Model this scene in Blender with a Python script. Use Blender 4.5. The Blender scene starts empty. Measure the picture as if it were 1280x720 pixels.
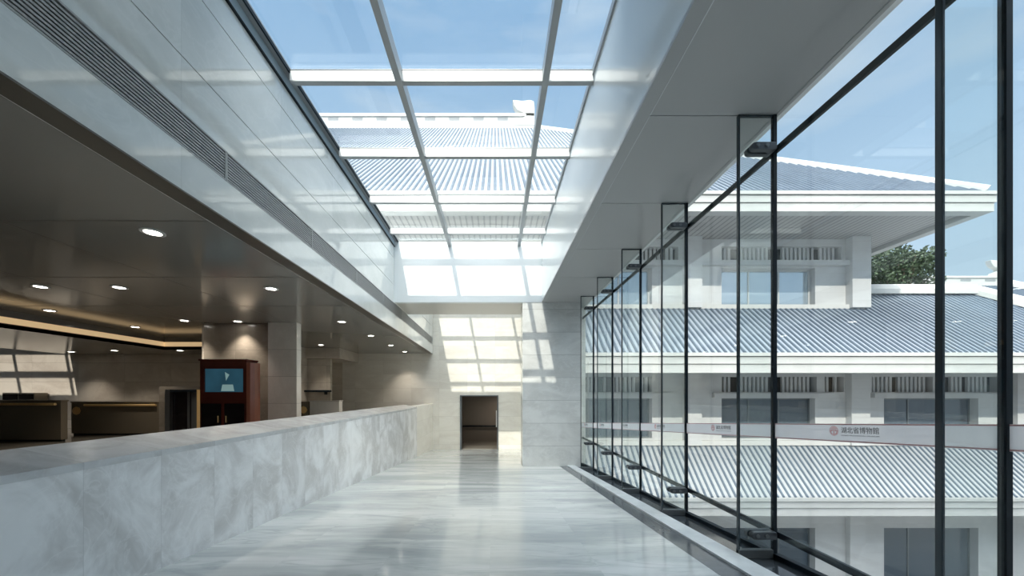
import bpy, bmesh, math, random
from mathutils import Vector, Matrix
random.seed(7)
C = bpy.context.scene.collection
H = 1.6                      # eye height above the floor at the camera
F, VX, VY = 450.0, 619.0, 493.0  # depths along Y scaled about the camera for this focal length, values baked in
SL = 0.0778                  # the ramp falls about 1:13 away from the camera
def fl(y): return -SL*y      # floor height along the ramp

# ------------------------------------------------------------ helpers
def tag(o, label=None, cat=None, group=None, kind=None):
    if label: o['label'] = label
    if cat: o['category'] = cat
    if group: o['group'] = group
    if kind: o['kind'] = kind
    return o
def empty(name, loc=(0,0,0), label=None, cat=None, group=None, kind=None):
    o = bpy.data.objects.new(name, None); C.objects.link(o); o.location = loc
    o.empty_display_size = .2
    return tag(o, label, cat, group, kind)
def obj(name, bm, mat, parent=None, smooth=False, bevel=0):
    me = bpy.data.meshes.new(name)
    bmesh.ops.recalc_face_normals(bm, faces=bm.faces)
    bm.to_mesh(me); bm.free()
    me.materials.append(mat)
    if smooth:
        for p in me.polygons: p.use_smooth = True
    o = bpy.data.objects.new(name, me); C.objects.link(o)
    if parent: o.parent = parent
    if bevel:
        b = o.modifiers.new('bevel', 'BEVEL'); b.width = bevel; b.segments = 2; b.limit_method = 'ANGLE'
    return o
def struct(name, bm, mat, label, cat, **k):
    return tag(obj(name, bm, mat, **k), label, cat, None, 'structure')
def BM(): return bmesh.new()
def hexa(bm, v):
    vs = [bm.verts.new(p) for p in v]
    for f in ((0,3,2,1),(4,5,6,7),(0,1,5,4),(1,2,6,5),(2,3,7,6),(3,0,4,7)):
        bm.faces.new([vs[i] for i in f])
def box(bm, x0,x1,y0,y1,z0,z1):
    hexa(bm, [(x0,y0,z0),(x1,y0,z0),(x1,y1,z0),(x0,y1,z0),(x0,y0,z1),(x1,y0,z1),(x1,y1,z1),(x0,y1,z1)])
def rbox(bm, x0,x1,y0,y1,z0,z1):
    """box whose bottom and top follow the ramp"""
    a, b = fl(y0), fl(y1)
    hexa(bm, [(x0,y0,z0+a),(x1,y0,z0+a),(x1,y1,z0+b),(x0,y1,z0+b),(x0,y0,z1+a),(x1,y0,z1+a),(x1,y1,z1+b),(x0,y1,z1+b)])
def prism(bm, pts, axis, a0, a1):
    """outline pts (2D) extruded along axis"""
    def P(p, a):
        return {'y':(p[0],a,p[1]), 'x':(a,p[0],p[1]), 'z':(p[0],p[1],a)}[axis]
    A = [bm.verts.new(P(p,a0)) for p in pts]; B = [bm.verts.new(P(p,a1)) for p in pts]
    n = len(pts)
    bm.faces.new(A); bm.faces.new(B[::-1])
    for i in range(n):
        bm.faces.new([A[i], B[i], B[(i+1)%n], A[(i+1)%n]])
def tube(bm, p0, p1, r, n=10, r2=None):
    p0, p1 = Vector(p0), Vector(p1); d = (p1-p0).normalized()
    u = d.orthogonal().normalized(); w = d.cross(u)
    r2 = r if r2 is None else r2
    A = [bm.verts.new(p0+(u*math.cos(t)+w*math.sin(t))*r) for t in [2*math.pi*i/n for i in range(n)]]
    B = [bm.verts.new(p1+(u*math.cos(t)+w*math.sin(t))*r2) for t in [2*math.pi*i/n for i in range(n)]]
    bm.faces.new(A[::-1]); bm.faces.new(B)
    for i in range(n): bm.faces.new([A[i],A[(i+1)%n],B[(i+1)%n],B[i]])
def ring(bm, c, r0, r1, z0, z1, n=28):
    """flat annulus about a vertical axis"""
    L = []
    for r, z in ((r0,z0),(r1,z0),(r1,z1),(r0,z1)):
        L.append([bm.verts.new((c[0]+r*math.cos(2*math.pi*i/n), c[1]+r*math.sin(2*math.pi*i/n), z)) for i in range(n)])
    for k in range(4):
        A, B = L[k], L[(k+1)%4]
        for i in range(n): bm.faces.new([A[i],A[(i+1)%n],B[(i+1)%n],B[i]])
def wall_xz(bm, x0,x1,z0,z1,y0,y1,holes=()):
    """wall facing -Y with rectangular openings (hx0,hx1,hz0,hz1), one closed solid made of cells"""
    xs = sorted({x0,x1,*[h[0] for h in holes],*[h[1] for h in holes]})
    zs = sorted({z0,z1,*[h[2] for h in holes],*[h[3] for h in holes]})
    xs = [x for x in xs if x0<=x<=x1]; zs = [z for z in zs if z0<=z<=z1]
    for i in range(len(xs)-1):
        run = None
        for j in range(len(zs)-1):
            cx, cz = (xs[i]+xs[i+1])/2, (zs[j]+zs[j+1])/2
            solid = not any(h[0]<cx<h[1] and h[2]<cz<h[3] for h in holes)
            if solid: run = run if run is not None else zs[j]
            if run is not None and (not solid or j == len(zs)-2):
                top = zs[j] if not solid else zs[j+1]
                if top > run: box(bm, xs[i],xs[i+1],y0,y1,run,top)
                run = None
def slab_xy(bm, x0,x1,y0,y1,z0,z1,holes=()):
    xs = sorted({x0,x1,*[h[0] for h in holes],*[h[1] for h in holes]})
    ys = sorted({y0,y1,*[h[2] for h in holes],*[h[3] for h in holes]})
    for i in range(len(xs)-1):
        for j in range(len(ys)-1):
            cx, cy = (xs[i]+xs[i+1])/2, (ys[j]+ys[j+1])/2
            if not any(h[0]<cx<h[1] and h[2]<cy<h[3] for h in holes):
                box(bm, xs[i],xs[i+1],ys[j],ys[j+1],z0,z1)

# ------------------------------------------------------------ materials
def new_mat(name):
    m = bpy.data.materials.new(name); m.use_nodes = True
    nt = m.node_tree; nt.nodes.clear()
    return m, nt, nt.nodes, nt.links
def math_node(nt, op, a, b=None, c=None):
    n = nt.nodes.new('ShaderNodeMath'); n.operation = op
    for i, v in enumerate((a,b,c)):
        if v is None: continue
        if isinstance(v,(int,float)): n.inputs[i].default_value = v
        else: nt.links.new(v, n.inputs[i])
    return n.outputs[0]
def mixc(nt, fac, a, b, blend='MIX'):
    n = nt.nodes.new('ShaderNodeMix'); n.data_type = 'RGBA'; n.blend_type = blend
    def put(i, v):
        if isinstance(v,(int,float)): n.inputs[i].default_value = v
        elif isinstance(v,tuple): n.inputs[i].default_value = (*v[:3],1)
        else: nt.links.new(v, n.inputs[i])
    put(0,fac); put(6,a); put(7,b)
    return n.outputs[2]
def simple(name, col, rough=.5, metal=0, spec=.5, coat=0, noise=0, nscale=3.0, emit=None, estr=0):
    m, nt, N, L = new_mat(name)
    out = N.new('ShaderNodeOutputMaterial'); p = N.new('ShaderNodeBsdfPrincipled')
    p.inputs['Base Color'].default_value = (*col,1)
    p.inputs['Roughness'].default_value = rough; p.inputs['Metallic'].default_value = metal
    p.inputs['Specular IOR Level'].default_value = spec
    p.inputs['Coat Weight'].default_value = coat; p.inputs['Coat Roughness'].default_value = .05
    if emit:
        p.inputs['Emission Color'].default_value = (*emit,1); p.inputs['Emission Strength'].default_value = estr
    if noise:
        g = N.new('ShaderNodeNewGeometry'); t = N.new('ShaderNodeTexNoise')
        t.inputs['Scale'].default_value = nscale; t.inputs['Detail'].default_value = 5
        L.new(g.outputs['Position'], t.inputs['Vector'])
        k = math_node(nt, 'MULTIPLY_ADD', t.outputs['Fac'], 2*noise, 1-noise)
        v = N.new('ShaderNodeVectorMath'); v.operation = 'SCALE'
        v.inputs[0].default_value = col; L.new(k, v.inputs['Scale'])
        L.new(v.outputs[0], p.inputs['Base Color'])
    L.new(p.outputs[0], out.inputs[0])
    return m
def stone(name, c1, c2, vein, stretch=(1,1,1), scale=.6, rough=.12, joints=(), jcol=(.3,.3,.3), jmix=.6,
          slabvar=.06, vein_amt=.5, spec=.5, coat=0, vein_scale=1.0, detail=7, jump=.7):
    m, nt, N, L = new_mat(name)
    out = N.new('ShaderNodeOutputMaterial'); p = N.new('ShaderNodeBsdfPrincipled')
    g = N.new('ShaderNodeNewGeometry'); mp = N.new('ShaderNodeMapping')
    mp.inputs['Scale'].default_value = stretch
    L.new(g.outputs['Position'], mp.inputs['Vector'])
    sep = N.new('ShaderNodeSeparateXYZ'); L.new(g.outputs['Position'], sep.inputs[0])
    # slab offsets so each slab has its own figure
    cells = []; line = None
    for ax, pitch, off, w in joints:
        s = math_node(nt, 'DIVIDE', math_node(nt, 'SUBTRACT', sep.outputs[ax], off), pitch)
        cells.append(math_node(nt, 'FLOOR', s))
        fr = math_node(nt, 'FRACT', s)
        d = math_node(nt, 'ABSOLUTE', math_node(nt, 'SUBTRACT', fr, .5))
        ln = math_node(nt, 'GREATER_THAN', d, .5-w/pitch/2)
        line = ln if line is None else math_node(nt, 'MAXIMUM', line, ln)
    vec = mp.outputs[0]
    rnd = None
    if cells:
        cb = N.new('ShaderNodeCombineXYZ')
        for i, c in enumerate(cells[:3]): L.new(c, cb.inputs[i])
        wn = N.new('ShaderNodeTexWhiteNoise'); wn.noise_dimensions = '3D'; L.new(cb.outputs[0], wn.inputs[0])
        sc = N.new('ShaderNodeVectorMath'); sc.operation = 'MULTIPLY_ADD'
        L.new(wn.outputs['Color'], sc.inputs[0]); sc.inputs[1].default_value = (jump,jump,jump); L.new(vec, sc.inputs[2])
        vec = sc.outputs[0]; rnd = wn.outputs['Value']
    n1 = N.new('ShaderNodeTexNoise'); n1.inputs['Scale'].default_value = scale; n1.inputs['Detail'].default_value = detail
    n1.inputs['Roughness'].default_value = .6; n1.inputs['Distortion'].default_value = 1.2
    L.new(vec, n1.inputs['Vector'])
    r = N.new('ShaderNodeMapRange'); r.inputs[1].default_value = .34; r.inputs[2].default_value = .66
    r.interpolation_type = 'SMOOTHSTEP'
    L.new(n1.outputs['Fac'], r.inputs[0])
    col = mixc(nt, r.outputs[0], c1, c2)
    n2 = N.new('ShaderNodeTexNoise'); n2.inputs['Scale'].default_value = scale*2.1*vein_scale; n2.inputs['Detail'].default_value = 4
    n2.inputs['Distortion'].default_value = 2.0; L.new(vec, n2.inputs['Vector'])
    vv = math_node(nt, 'ABSOLUTE', math_node(nt, 'SUBTRACT', n2.outputs['Fac'], .5))
    vr = N.new('ShaderNodeMapRange'); vr.inputs[1].default_value = 0; vr.inputs[2].default_value = .035
    vr.inputs[3].default_value = 1; vr.inputs[4].default_value = 0; L.new(vv, vr.inputs[0])
    col = mixc(nt, math_node(nt, 'MULTIPLY', vr.outputs[0], vein_amt), col, vein)
    if rnd is not None and slabvar:
        k = math_node(nt, 'MULTIPLY_ADD', rnd, 2*slabvar, 1-slabvar)
        sv = N.new('ShaderNodeVectorMath'); sv.operation = 'SCALE'; L.new(col, sv.inputs[0]); L.new(k, sv.inputs['Scale'])
        col = sv.outputs[0]
    if line is not None: col = mixc(nt, math_node(nt, 'MULTIPLY', line, jmix), col, jcol)
    L.new(col, p.inputs['Base Color'])
    p.inputs['Roughness'].default_value = rough; p.inputs['Specular IOR Level'].default_value = spec
    p.inputs['Coat Weight'].default_value = coat; p.inputs['Coat Roughness'].default_value = .04
    L.new(p.outputs[0], out.inputs[0])
    return m
def glass(name, tint, base=.04, power=5.0, rough=0.0, top=.96, haze=0):
    """architectural glass: clear transmission plus Schlick reflection"""
    m, nt, N, L = new_mat(name)
    out = N.new('ShaderNodeOutputMaterial'); t = N.new('ShaderNodeBsdfTransparent'); g = N.new('ShaderNodeBsdfGlossy')
    t.inputs[0].default_value = (*tint,1); g.inputs['Roughness'].default_value = rough
    g.inputs[0].default_value = (.95,.97,.97,1)
    lw = N.new('ShaderNodeLayerWeight'); lw.inputs[0].default_value = .5
    f = math_node(nt, 'MULTIPLY_ADD', math_node(nt, 'POWER', lw.outputs['Facing'], power), top-base, base)
    body = t.outputs[0]
    if haze:  # pale haze of the view put into the glass as translucency
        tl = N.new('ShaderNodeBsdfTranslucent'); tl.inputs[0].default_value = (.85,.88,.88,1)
        dm = N.new('ShaderNodeMixShader'); dm.inputs[0].default_value = haze
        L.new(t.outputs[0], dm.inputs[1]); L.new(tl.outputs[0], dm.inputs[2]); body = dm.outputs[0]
    mx = N.new('ShaderNodeMixShader'); L.new(f, mx.inputs[0]); L.new(body, mx.inputs[1]); L.new(g.outputs[0], mx.inputs[2])
    L.new(mx.outputs[0], out.inputs[0])
    return m
def film(name, col, alpha):
    m, nt, N, L = new_mat(name)
    out = N.new('ShaderNodeOutputMaterial'); t = N.new('ShaderNodeBsdfTransparent'); d = N.new('ShaderNodeBsdfDiffuse')
    tl = N.new('ShaderNodeBsdfTranslucent'); ad = N.new('ShaderNodeMixShader'); ad.inputs[0].default_value = .5
    d.inputs[0].default_value = (*col,1); tl.inputs[0].default_value = (*col,1)
    L.new(d.outputs[0], ad.inputs[1]); L.new(tl.outputs[0], ad.inputs[2])
    mx = N.new('ShaderNodeMixShader'); mx.inputs[0].default_value = alpha
    L.new(t.outputs[0], mx.inputs[1]); L.new(ad.outputs[0], mx.inputs[2]); L.new(mx.outputs[0], out.inputs[0])
    return m

M = {}
M['floor'] = stone('polished_grey_marble', (.40,.43,.435), (.65,.665,.66), (.32,.355,.36), stretch=(.3,1.5,1), scale=.7, rough=.1,
                   joints=((0,1.2,-3.66,.006),(1,1.2,.1,.006)), jcol=(.4,.43,.44), jmix=.15, slabvar=.02, vein_amt=.4, coat=0, spec=.6, jump=.12)
M['parapet'] = stone('cloudy_grey_marble', (.59,.58,.57), (.86,.86,.86), (.90,.90,.90), stretch=(1,1,.9), scale=1.25, rough=.2,
                     joints=((1,.746,3.2,.007),), jcol=(.4,.4,.4), jmix=.3, slabvar=.04, vein_amt=.3)
M['coping'] = stone('grey_marble_coping', (.46,.455,.45), (.60,.605,.605), (.68,.69,.69), scale=1.6, rough=.22,
                    joints=((1,.746,3.2,.007),), jcol=(.36,.36,.36), jmix=.4, slabvar=.04, vein_amt=.25)
M['beige'] = stone('beige_limestone', (.72,.685,.62), (.81,.785,.72), (.84,.82,.77), stretch=(.5,.5,1.2), scale=.9, rough=.2,
                   joints=((2,.83,.3,.010),(0,1.65,-3.3,.006)), jcol=(.38,.35,.30), jmix=.5, slabvar=.05, vein_amt=.3)
M['pier'] = stone('grey_limestone', (.56,.56,.545), (.68,.68,.66), (.74,.75,.74), stretch=(.6,.6,1), scale=1.1, rough=.16,
                  joints=((2,.83,.55,.014),), jcol=(.27,.27,.27), jmix=.6, slabvar=.05, vein_amt=.35)
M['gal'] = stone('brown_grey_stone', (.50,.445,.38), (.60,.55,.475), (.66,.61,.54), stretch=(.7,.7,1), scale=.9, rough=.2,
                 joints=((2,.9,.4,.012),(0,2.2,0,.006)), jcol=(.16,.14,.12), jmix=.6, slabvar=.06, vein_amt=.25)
M['galdark'] = stone('dimmed_brown_stone', (.27,.235,.195), (.35,.31,.26), (.40,.36,.31), stretch=(.7,.7,1), scale=.9, rough=.2,  # darker copy of the gallery stone, countering spot glow through its colour
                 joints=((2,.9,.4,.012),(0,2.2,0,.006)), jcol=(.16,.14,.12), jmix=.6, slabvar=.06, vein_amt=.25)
M['column'] = stone('warm_grey_stone', (.76,.72,.66), (.85,.81,.75), (.88,.85,.8), stretch=(1,1,.6), scale=1.3, rough=.12,
                    joints=((2,.9,.4,.012),), jcol=(.25,.23,.2), jmix=.6, slabvar=.04, vein_amt=.3)
M['panel'] = stone('glazed_white_cladding', (.60,.63,.62), (.68,.705,.695), (.74,.76,.75), stretch=(1,.6,1), scale=.8, rough=.07,
                   joints=((1,1.961,.3,.007),), jcol=(.38,.4,.4), jmix=.35, slabvar=.02, vein_amt=.3, coat=.6, spec=.6)
M['white'] = simple('white_painted_panel', (.80,.83,.84), .35)
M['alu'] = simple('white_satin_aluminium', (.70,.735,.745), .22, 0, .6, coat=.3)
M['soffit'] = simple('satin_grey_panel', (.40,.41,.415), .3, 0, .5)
M['gceil'] = simple('glossy_dark_taupe_ceiling', (.26,.255,.24), .13, 0, .6, noise=.04, nscale=.6)
M['drop'] = simple('pale_taupe_ceiling', (.30,.285,.255), .15, 0, .5)
M['fasciab'] = simple('dark_bronze_edge', (.10,.09,.075), .3)
M['bronze'] = simple('dark_bronze_panel', (.235,.20,.15), .2, .15, .5)
M['gfloor'] = simple('dark_polished_stone', (.22,.20,.17), .12, 0, .5, noise=.2, nscale=1.2)
M['brass'] = simple('brass', (.88,.62,.28), .45, .15)
M['darkmetal'] = simple('dark_grey_metal', (.15,.165,.175), .35, .4)
M['frame'] = simple('grey_aluminium', (.34,.36,.37), .35, .3)
M['bar'] = simple('white_glazing_bar', (.82,.82,.81), .4)
M['black'] = simple('black_metal', (.006,.012,.018), .5, 0, .2)
M['steel'] = simple('brushed_steel', (.22,.235,.25), .3, .8)
M['skysheen'] = simple('painted_sky_sheen', (.42,.55,.66), .3, 0)  # reflected sky put into the edge strip as plain blue colour
M['ledge'] = simple('warm_beige_panel', (.62,.585,.53), .3)
M['clamp'] = simple('dark_steel', (.085,.095,.105), .32, .5)
M['joint'] = simple('grey_joint', (.25,.26,.26), .6)
M['louver'] = simple('grey_louver', (.36,.365,.365), .45, .2)
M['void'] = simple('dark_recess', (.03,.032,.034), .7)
M['grate'] = simple('dark_granite', (.105,.115,.125), .13, 0, .5, noise=.2, nscale=18)
M['curb'] = stone('pale_grey_granite', (.58,.62,.645), (.68,.72,.74), (.74,.77,.79), scale=2, rough=.14, joints=((1,1.5,.2,.006),), jmix=.4, vein_amt=.2)
M['recess'] = simple('black_polished_sill', (.035,.042,.05), .07)
M['glass'] = glass('clear_glass', (.955,.975,.97))
M['skyglass'] = glass('skylight_glass', (.965,.985,.98), haze=.005)
M['finedge'] = simple('dark_green_glass_edge', (.03,.045,.055), .2)
M['finglass'] = glass('fin_glass', (.95,.975,.97), base=.03)
M['film'] = film('pale_glass_film', (.95,.925,.925), .82)
M['filmred'] = film('red_film_line', (.70,.42,.42), .8)
M['filmlogo'] = film('red_film_emblem', (.72,.16,.14), .95)
M['filmtext'] = film('dark_film_lettering', (.10,.09,.09), .95)
M['fac'] = stone('white_facade_stone', (.55,.55,.545), (.61,.61,.605), (.64,.64,.63), scale=.4, rough=.6,
                 joints=((2,.62,.1,.03),), jcol=(.5,.5,.49), jmix=.5, slabvar=.03, vein_amt=.1)
M['eave'] = stone('white_eave_stone', (.52,.515,.495), (.565,.56,.54), (.58,.58,.565), scale=.4, rough=.6,
                  joints=((0,3.1,.4,.05),), jcol=(.55,.54,.5), jmix=.5, slabvar=.03, vein_amt=.1)
M['tile'] = simple('blue_grey_roof_tile', (.10,.13,.17), .65, 0, .12, noise=.22, nscale=.9)
M['tilepan'] = simple('pale_roof_tile_channel', (.29,.325,.37), .7, 0, .12, noise=.15, nscale=1.1)
M['tilepale'] = simple('pale_grey_tile_channel', (.37,.385,.395), .7, 0, .12, noise=.15, nscale=1.1)
M['ridge'] = simple('white_ridge_tile', (.60,.59,.565), .6, noise=.08, nscale=2)
M['slot'] = simple('grey_ridge_recess', (.30,.31,.32), .7)
M['eslat'] = None
M['winglass'] = simple('facade_window_glass', (.08,.105,.13), .06, 0, .5)
M['winsky'] = simple('sky_painted_glass', (.46,.55,.62), .06, .5, .9, coat=1)  # bright sky mirrored in the upper windows is painted into the colour
M['slatmet'] = simple('pale_vertical_slat', (.55,.555,.55), .5)
M['mahog'] = simple('mahogany', (.095,.020,.014), .22, 0, .5, noise=.25, nscale=2.5)
M['mahoglight'] = simple('reddish_wood', (.34,.12,.075), .25, noise=.2, nscale=2.5)
M['smoked'] = simple('smoked_glass', (.012,.010,.010), .06)
M['ground'] = simple('pale_paving', (.22,.22,.215), .7, noise=.1, nscale=.5)
M['leaf'] = simple('dark_green_leaf', (.05,.085,.035), .6, noise=.5, nscale=1.4)
M['bark'] = simple('brown_bark', (.16,.12,.085), .85, noise=.3, nscale=4)
M['lamp'] = simple('lamp_lens', (1,1,1), .3, emit=(1,.95,.86), estr=14)
M['gold'] = simple('warm_led_strip', (.9,.7,.4), .4, emit=(1,.70,.38), estr=.45)
M['ringm'] = simple('white_lamp_ring', (.7,.7,.68), .4)
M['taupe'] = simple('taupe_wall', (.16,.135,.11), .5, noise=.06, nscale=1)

# slatted eave soffit: grooves along Y
def soffit_mat():
    m, nt, N, L = new_mat('slatted_eave_soffit')
    out = N.new('ShaderNodeOutputMaterial'); p = N.new('ShaderNodeBsdfPrincipled'); p.inputs['Roughness'].default_value = .6
    g = N.new('ShaderNodeNewGeometry'); s = N.new('ShaderNodeSeparateXYZ'); L.new(g.outputs['Position'], s.inputs[0])
    fr = math_node(nt, 'FRACT', math_node(nt, 'DIVIDE', s.outputs[0], .34))
    k = math_node(nt, 'LESS_THAN', fr, .28)
    L.new(mixc(nt, k, (.46,.445,.43), (.27,.265,.26)), p.inputs['Base Color']); L.new(p.outputs[0], out.inputs[0])
    return m
M['eslat'] = soffit_mat()
def screen_mat():
    m, nt, N, L = new_mat('lit_blue_screen')
    out = N.new('ShaderNodeOutputMaterial'); p = N.new('ShaderNodeBsdfPrincipled'); p.inputs['Roughness'].default_value = .15
    g = N.new('ShaderNodeNewGeometry'); t = N.new('ShaderNodeTexNoise'); t.inputs['Scale'].default_value = 2.2; t.inputs['Detail'].default_value = 1
    L.new(g.outputs['Position'], t.inputs['Vector'])
    c = mixc(nt, t.outputs['Fac'], (.02,.06,.09), (.05,.17,.25))
    p.inputs['Base Color'].default_value = (.01,.02,.03,1)
    L.new(c, p.inputs['Emission Color']); p.inputs['Emission Strength'].default_value = .4
    L.new(p.outputs[0], out.inputs[0]); return m
M['screen'] = screen_mat()
M['screenlight'] = simple('screen_highlight', (.1,.2,.2), .2, emit=(.25,.38,.38), estr=.6)

# ------------------------------------------------------------ dimensions (z in world: eye at H)
XL, XG, XB = -3.68, 3.36, 1.70         # left wall face, glass wall, beam left face
ZS = H+3.36                            # soffit height
ZR = H+5.40                            # underside of skylight bars
ZG = ZR+.22                            # skylight glass
ZC = H+2.41                            # gallery ceiling
ZD = H+1.90                            # dropped ceiling
YX = 13.114                              # cross wall / pier plane
YB = 21.214                              # back wall
YN = -4.0                              # closing wall behind the camera

# ------------------------------------------------------------ floor
bm = BM(); rbox(bm, -4.0, 2.35, YN, YB+.3, -.3, 0)
struct('floor', bm, M['floor'], 'polished pale grey marble ramp sloping down to the far doorway', 'floor')
bm = BM(); rbox(bm, 2.35, 2.63, YN, YX+1.0, -.3, .002)
struct('trim_1', bm, M['grate'], 'dark granite strip set in the floor beside the pale kerb', 'floor trim')
bm = BM(); rbox(bm, 2.63, 2.91, YN, YX+1.0, -.3, .03)
struct('trim_2', bm, M['curb'], 'pale granite kerb strip running below the glass fins', 'floor trim')
bm = BM(); rbox(bm, 2.91, XG+.12, YN, YX+1.2, -.4, -.03)
struct('trim_3', bm, M['recess'], 'black polished sill at the foot of the glass wall', 'window sill')
bm = BM(); rbox(bm, 2.35, 3.6, YX+1.0, YB+.3, -.3, 0)
struct('floor_landing', bm, M['floor'], 'marble floor behind the grey stone pillar', 'floor')

# ------------------------------------------------------------ parapet on the left
par = empty('parapet_wall', (-3.66,0,0), 'long cloudy grey marble parapet with level sloped coping along the ramp', 'parapet', kind='structure')
bm = BM()
hexa(bm, [(-4.25-.0+3.66,YN,-1.9),(0,YN,-1.9),(0,16.84,-1.9),(-.59,16.84,-1.9),(-.59,YN,.93),(0,YN,.93),(0,16.84,.93),(-.59,16.84,.93)])
obj('parapet_face', bm, M['parapet'], par)
bm = BM()
prism(bm, [(0.004,.93),(0.004,.995),(-.59,1.12),(-.595,.93)], 'y', YN, 16.84)
obj('coping', bm, M['coping'], par)
bm = BM()
box(bm, -4.1, -3.66, 16.84, YB, -2.2, 1.05)
struct('wall_low', bm, M['beige'], 'short beige stone wall between the parapet end and the back wall', 'wall')

# ------------------------------------------------------------ left upper wall with the linear grilles
GZ0, GZ1 = H+2.92, H+3.33
wl = empty('wall_left', (XL,0,ZC), 'glossy white clad wall above the gallery edge, up to the skylight', 'wall', kind='structure')
def L2(bm_fn, name, mat):
    bm = BM(); bm_fn(bm)
    for v in bm.verts: v.co -= Vector((XL,0,ZC))
    return obj(name, bm, mat, wl)
L2(lambda b: box(b, XL-.26, XL, YN, YB, ZC, GZ0), 'lower_cladding', M['panel'])
L2(lambda b: box(b, XL-.26, XL, YN, YB, GZ1, H+3.97), 'middle_cladding', M['panel'])
L2(lambda b: box(b, XL-.26, XL, YN, YB, H+3.985, H+4.94), 'upper_cladding', M['panel'])
L2(lambda b: box(b, XL-.26, XL, YN, YB, H+4.955, ZG+.1), 'top_cladding', M['panel'])
L2(lambda b: box(b, XL-.27, XL-.012, YN, YB, H+3.96, H+4.96), 'backing_panel', M['joint'])
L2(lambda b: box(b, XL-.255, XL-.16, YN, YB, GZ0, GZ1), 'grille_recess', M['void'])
L2(lambda b: (box(b, XL-.262, XL-.0005, YN, YB, ZC-.02, ZC-.001),), 'edge_soffit', M['fasciab'])

# linear air grilles in the recess
gy = [4.93-2.314*3+2.314*i for i in range(11)]
names = ['sixth','fifth','fourth','third','second']
gs = [y for y in gy if y < YB-1]
ordn = ['first','second','third','fourth','fifth','sixth','seventh','eighth','ninth','tenth','eleventh']
proto = None
glen = 2.314
for i, y in enumerate(gs):
    if y+glen < .8: continue
    n = len(gs)-1-i
    lab = ('long grey slatted air grille, %s from the back wall along the left wall' % ordn[n]) if n else 'long grey slatted air grille on the left wall touching the back wall'
    L_ = min(glen, YB-y)-.004
    g = empty('air_grille', (XL,y,GZ0), lab, 'air grille', 'linear air grilles along the left wall')
    bm = BM()
    for z in (0, GZ1-GZ0-.022): box(bm, -.10, .004, .0, L_, z+.001, z+.021)
    for yy in (0, L_-.02): box(bm, -.10, .003, yy, yy+.02, .021, GZ1-GZ0-.022)
    obj('frame', bm, M['louver'], g)
    bm = BM(); ns = 9; hgt = GZ1-GZ0
    for k in range(ns):
        z = .03+(hgt-.06)*(k+.5)/ns
        hexa(bm, [(-.07,.02,z+.005),(-.004,.02,z-.013),(-.004,L_-.02,z-.013),(-.07,L_-.02,z+.005),
                  (-.07,.02,z+.012),(-.004,.02,z+.009),(-.004,L_-.02,z+.009),(-.07,L_-.02,z+.012)])
    obj('slats', bm, M['louver'], g)

# ------------------------------------------------------------ beam on the right, cross wall, pier, back wall
bm = BM(); box(bm, XB, XB+.12, YN, YX, ZS+.041, ZG+.1)
struct('beam_face', bm, M['alu'], 'glossy white metal face of the beam right of the skylight', 'beam')
sf = empty('beam_soffit', (0,0,ZS), 'broad satin grey soffit under the beam beside the glass wall', 'ceiling', kind='structure')
jy = [-.05+6.8*k for k in range(-0,5)]
ys = [YN]+[2.372,4.339,6.332,8.325,10.318,12.311]+[YX+1.15]
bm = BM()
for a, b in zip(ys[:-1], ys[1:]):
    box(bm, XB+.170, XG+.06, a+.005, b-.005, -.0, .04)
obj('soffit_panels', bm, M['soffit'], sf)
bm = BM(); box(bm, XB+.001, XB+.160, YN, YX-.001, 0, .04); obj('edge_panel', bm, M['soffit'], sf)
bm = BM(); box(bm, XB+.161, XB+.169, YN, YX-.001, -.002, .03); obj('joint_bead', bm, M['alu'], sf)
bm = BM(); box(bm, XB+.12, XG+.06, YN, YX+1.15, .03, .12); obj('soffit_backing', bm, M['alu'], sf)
bm = BM(); box(bm, XB+.12, XG+.25, YN, YX+1.15, ZS+.125, ZG+.1)
struct('beam_core', bm, M['white'], 'solid roof edge above the grey soffit', 'beam')
# cross wall with ledge
cw = empty('wall_cross', (0,YX,ZS), 'white sunlit wall closing the near skylight bay', 'wall', kind='structure')
bm = BM(); box(bm, XL, XB+.12, 0, .2, 0, ZG-ZS-.06); obj('upper_panel', bm, M['white'], cw)
bm = BM(); box(bm, XL, XB-.0, .2, 2.0, 0.0, .12); obj('ledge', bm, M['ledge'], cw)
bm = BM(); box(bm, 1.0, 3.12, YX+.01, YX+.85, fl(YX)-.2, ZS-.001)
struct('stone_pillar', bm, M['pier'], 'broad grey limestone pillar at the far end of the glass wall', 'pillar')
bm = BM(); box(bm, 3.12, 3.5, YX+.85, YB+.4, -4, ZG)
struct('wall_right', bm, M['beige'], 'stone wall beyond the grey pillar', 'wall')
bm = BM(); box(bm, 1.0, 3.12, YX+.21, YX+.85, ZS, ZG); struct('wall_head', bm, M['beige'], 'stone head above the grey pillar', 'wall')

# back wall with the doorway
fz = fl(YB)
dx0, dx1 = (575-VX)*YB/F, (623-VX)*YB/F
dz1 = H+(VY-494)*YB/F
bm = BM(); wall_xz(bm, -9.0, 3.12, fz-.2, ZG, YB, YB+.35, [(dx0,dx1,fz-.3,dz1)])
struct('wall_back', bm, M['beige'], 'beige stone back wall with sun patches and an open doorway', 'wall')
bm = BM(); box(bm, -12, -9.0, YB, YB+.35, 0-.2, ZC); struct('wall_back_gallery', bm, M['gal'], 'dim brown stone wall at the far end of the gallery', 'wall')
dr = empty('door_1', ((dx0+dx1)/2,YB,fz), 'open doorway with steel jambs in the back wall', 'doorway', kind='structure')
w2, hh = (dx1-dx0)/2, dz1-fz
bm = BM(); box(bm, -w2, -w2+.10, -.06, .42, 0, hh); obj('jamb', bm, M['steel'], dr, bevel=.006)
bm = BM(); box(bm, w2-.08, w2, -.06, .42, 0, hh); obj('jamb', bm, M['steel'], dr, bevel=.006)
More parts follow.
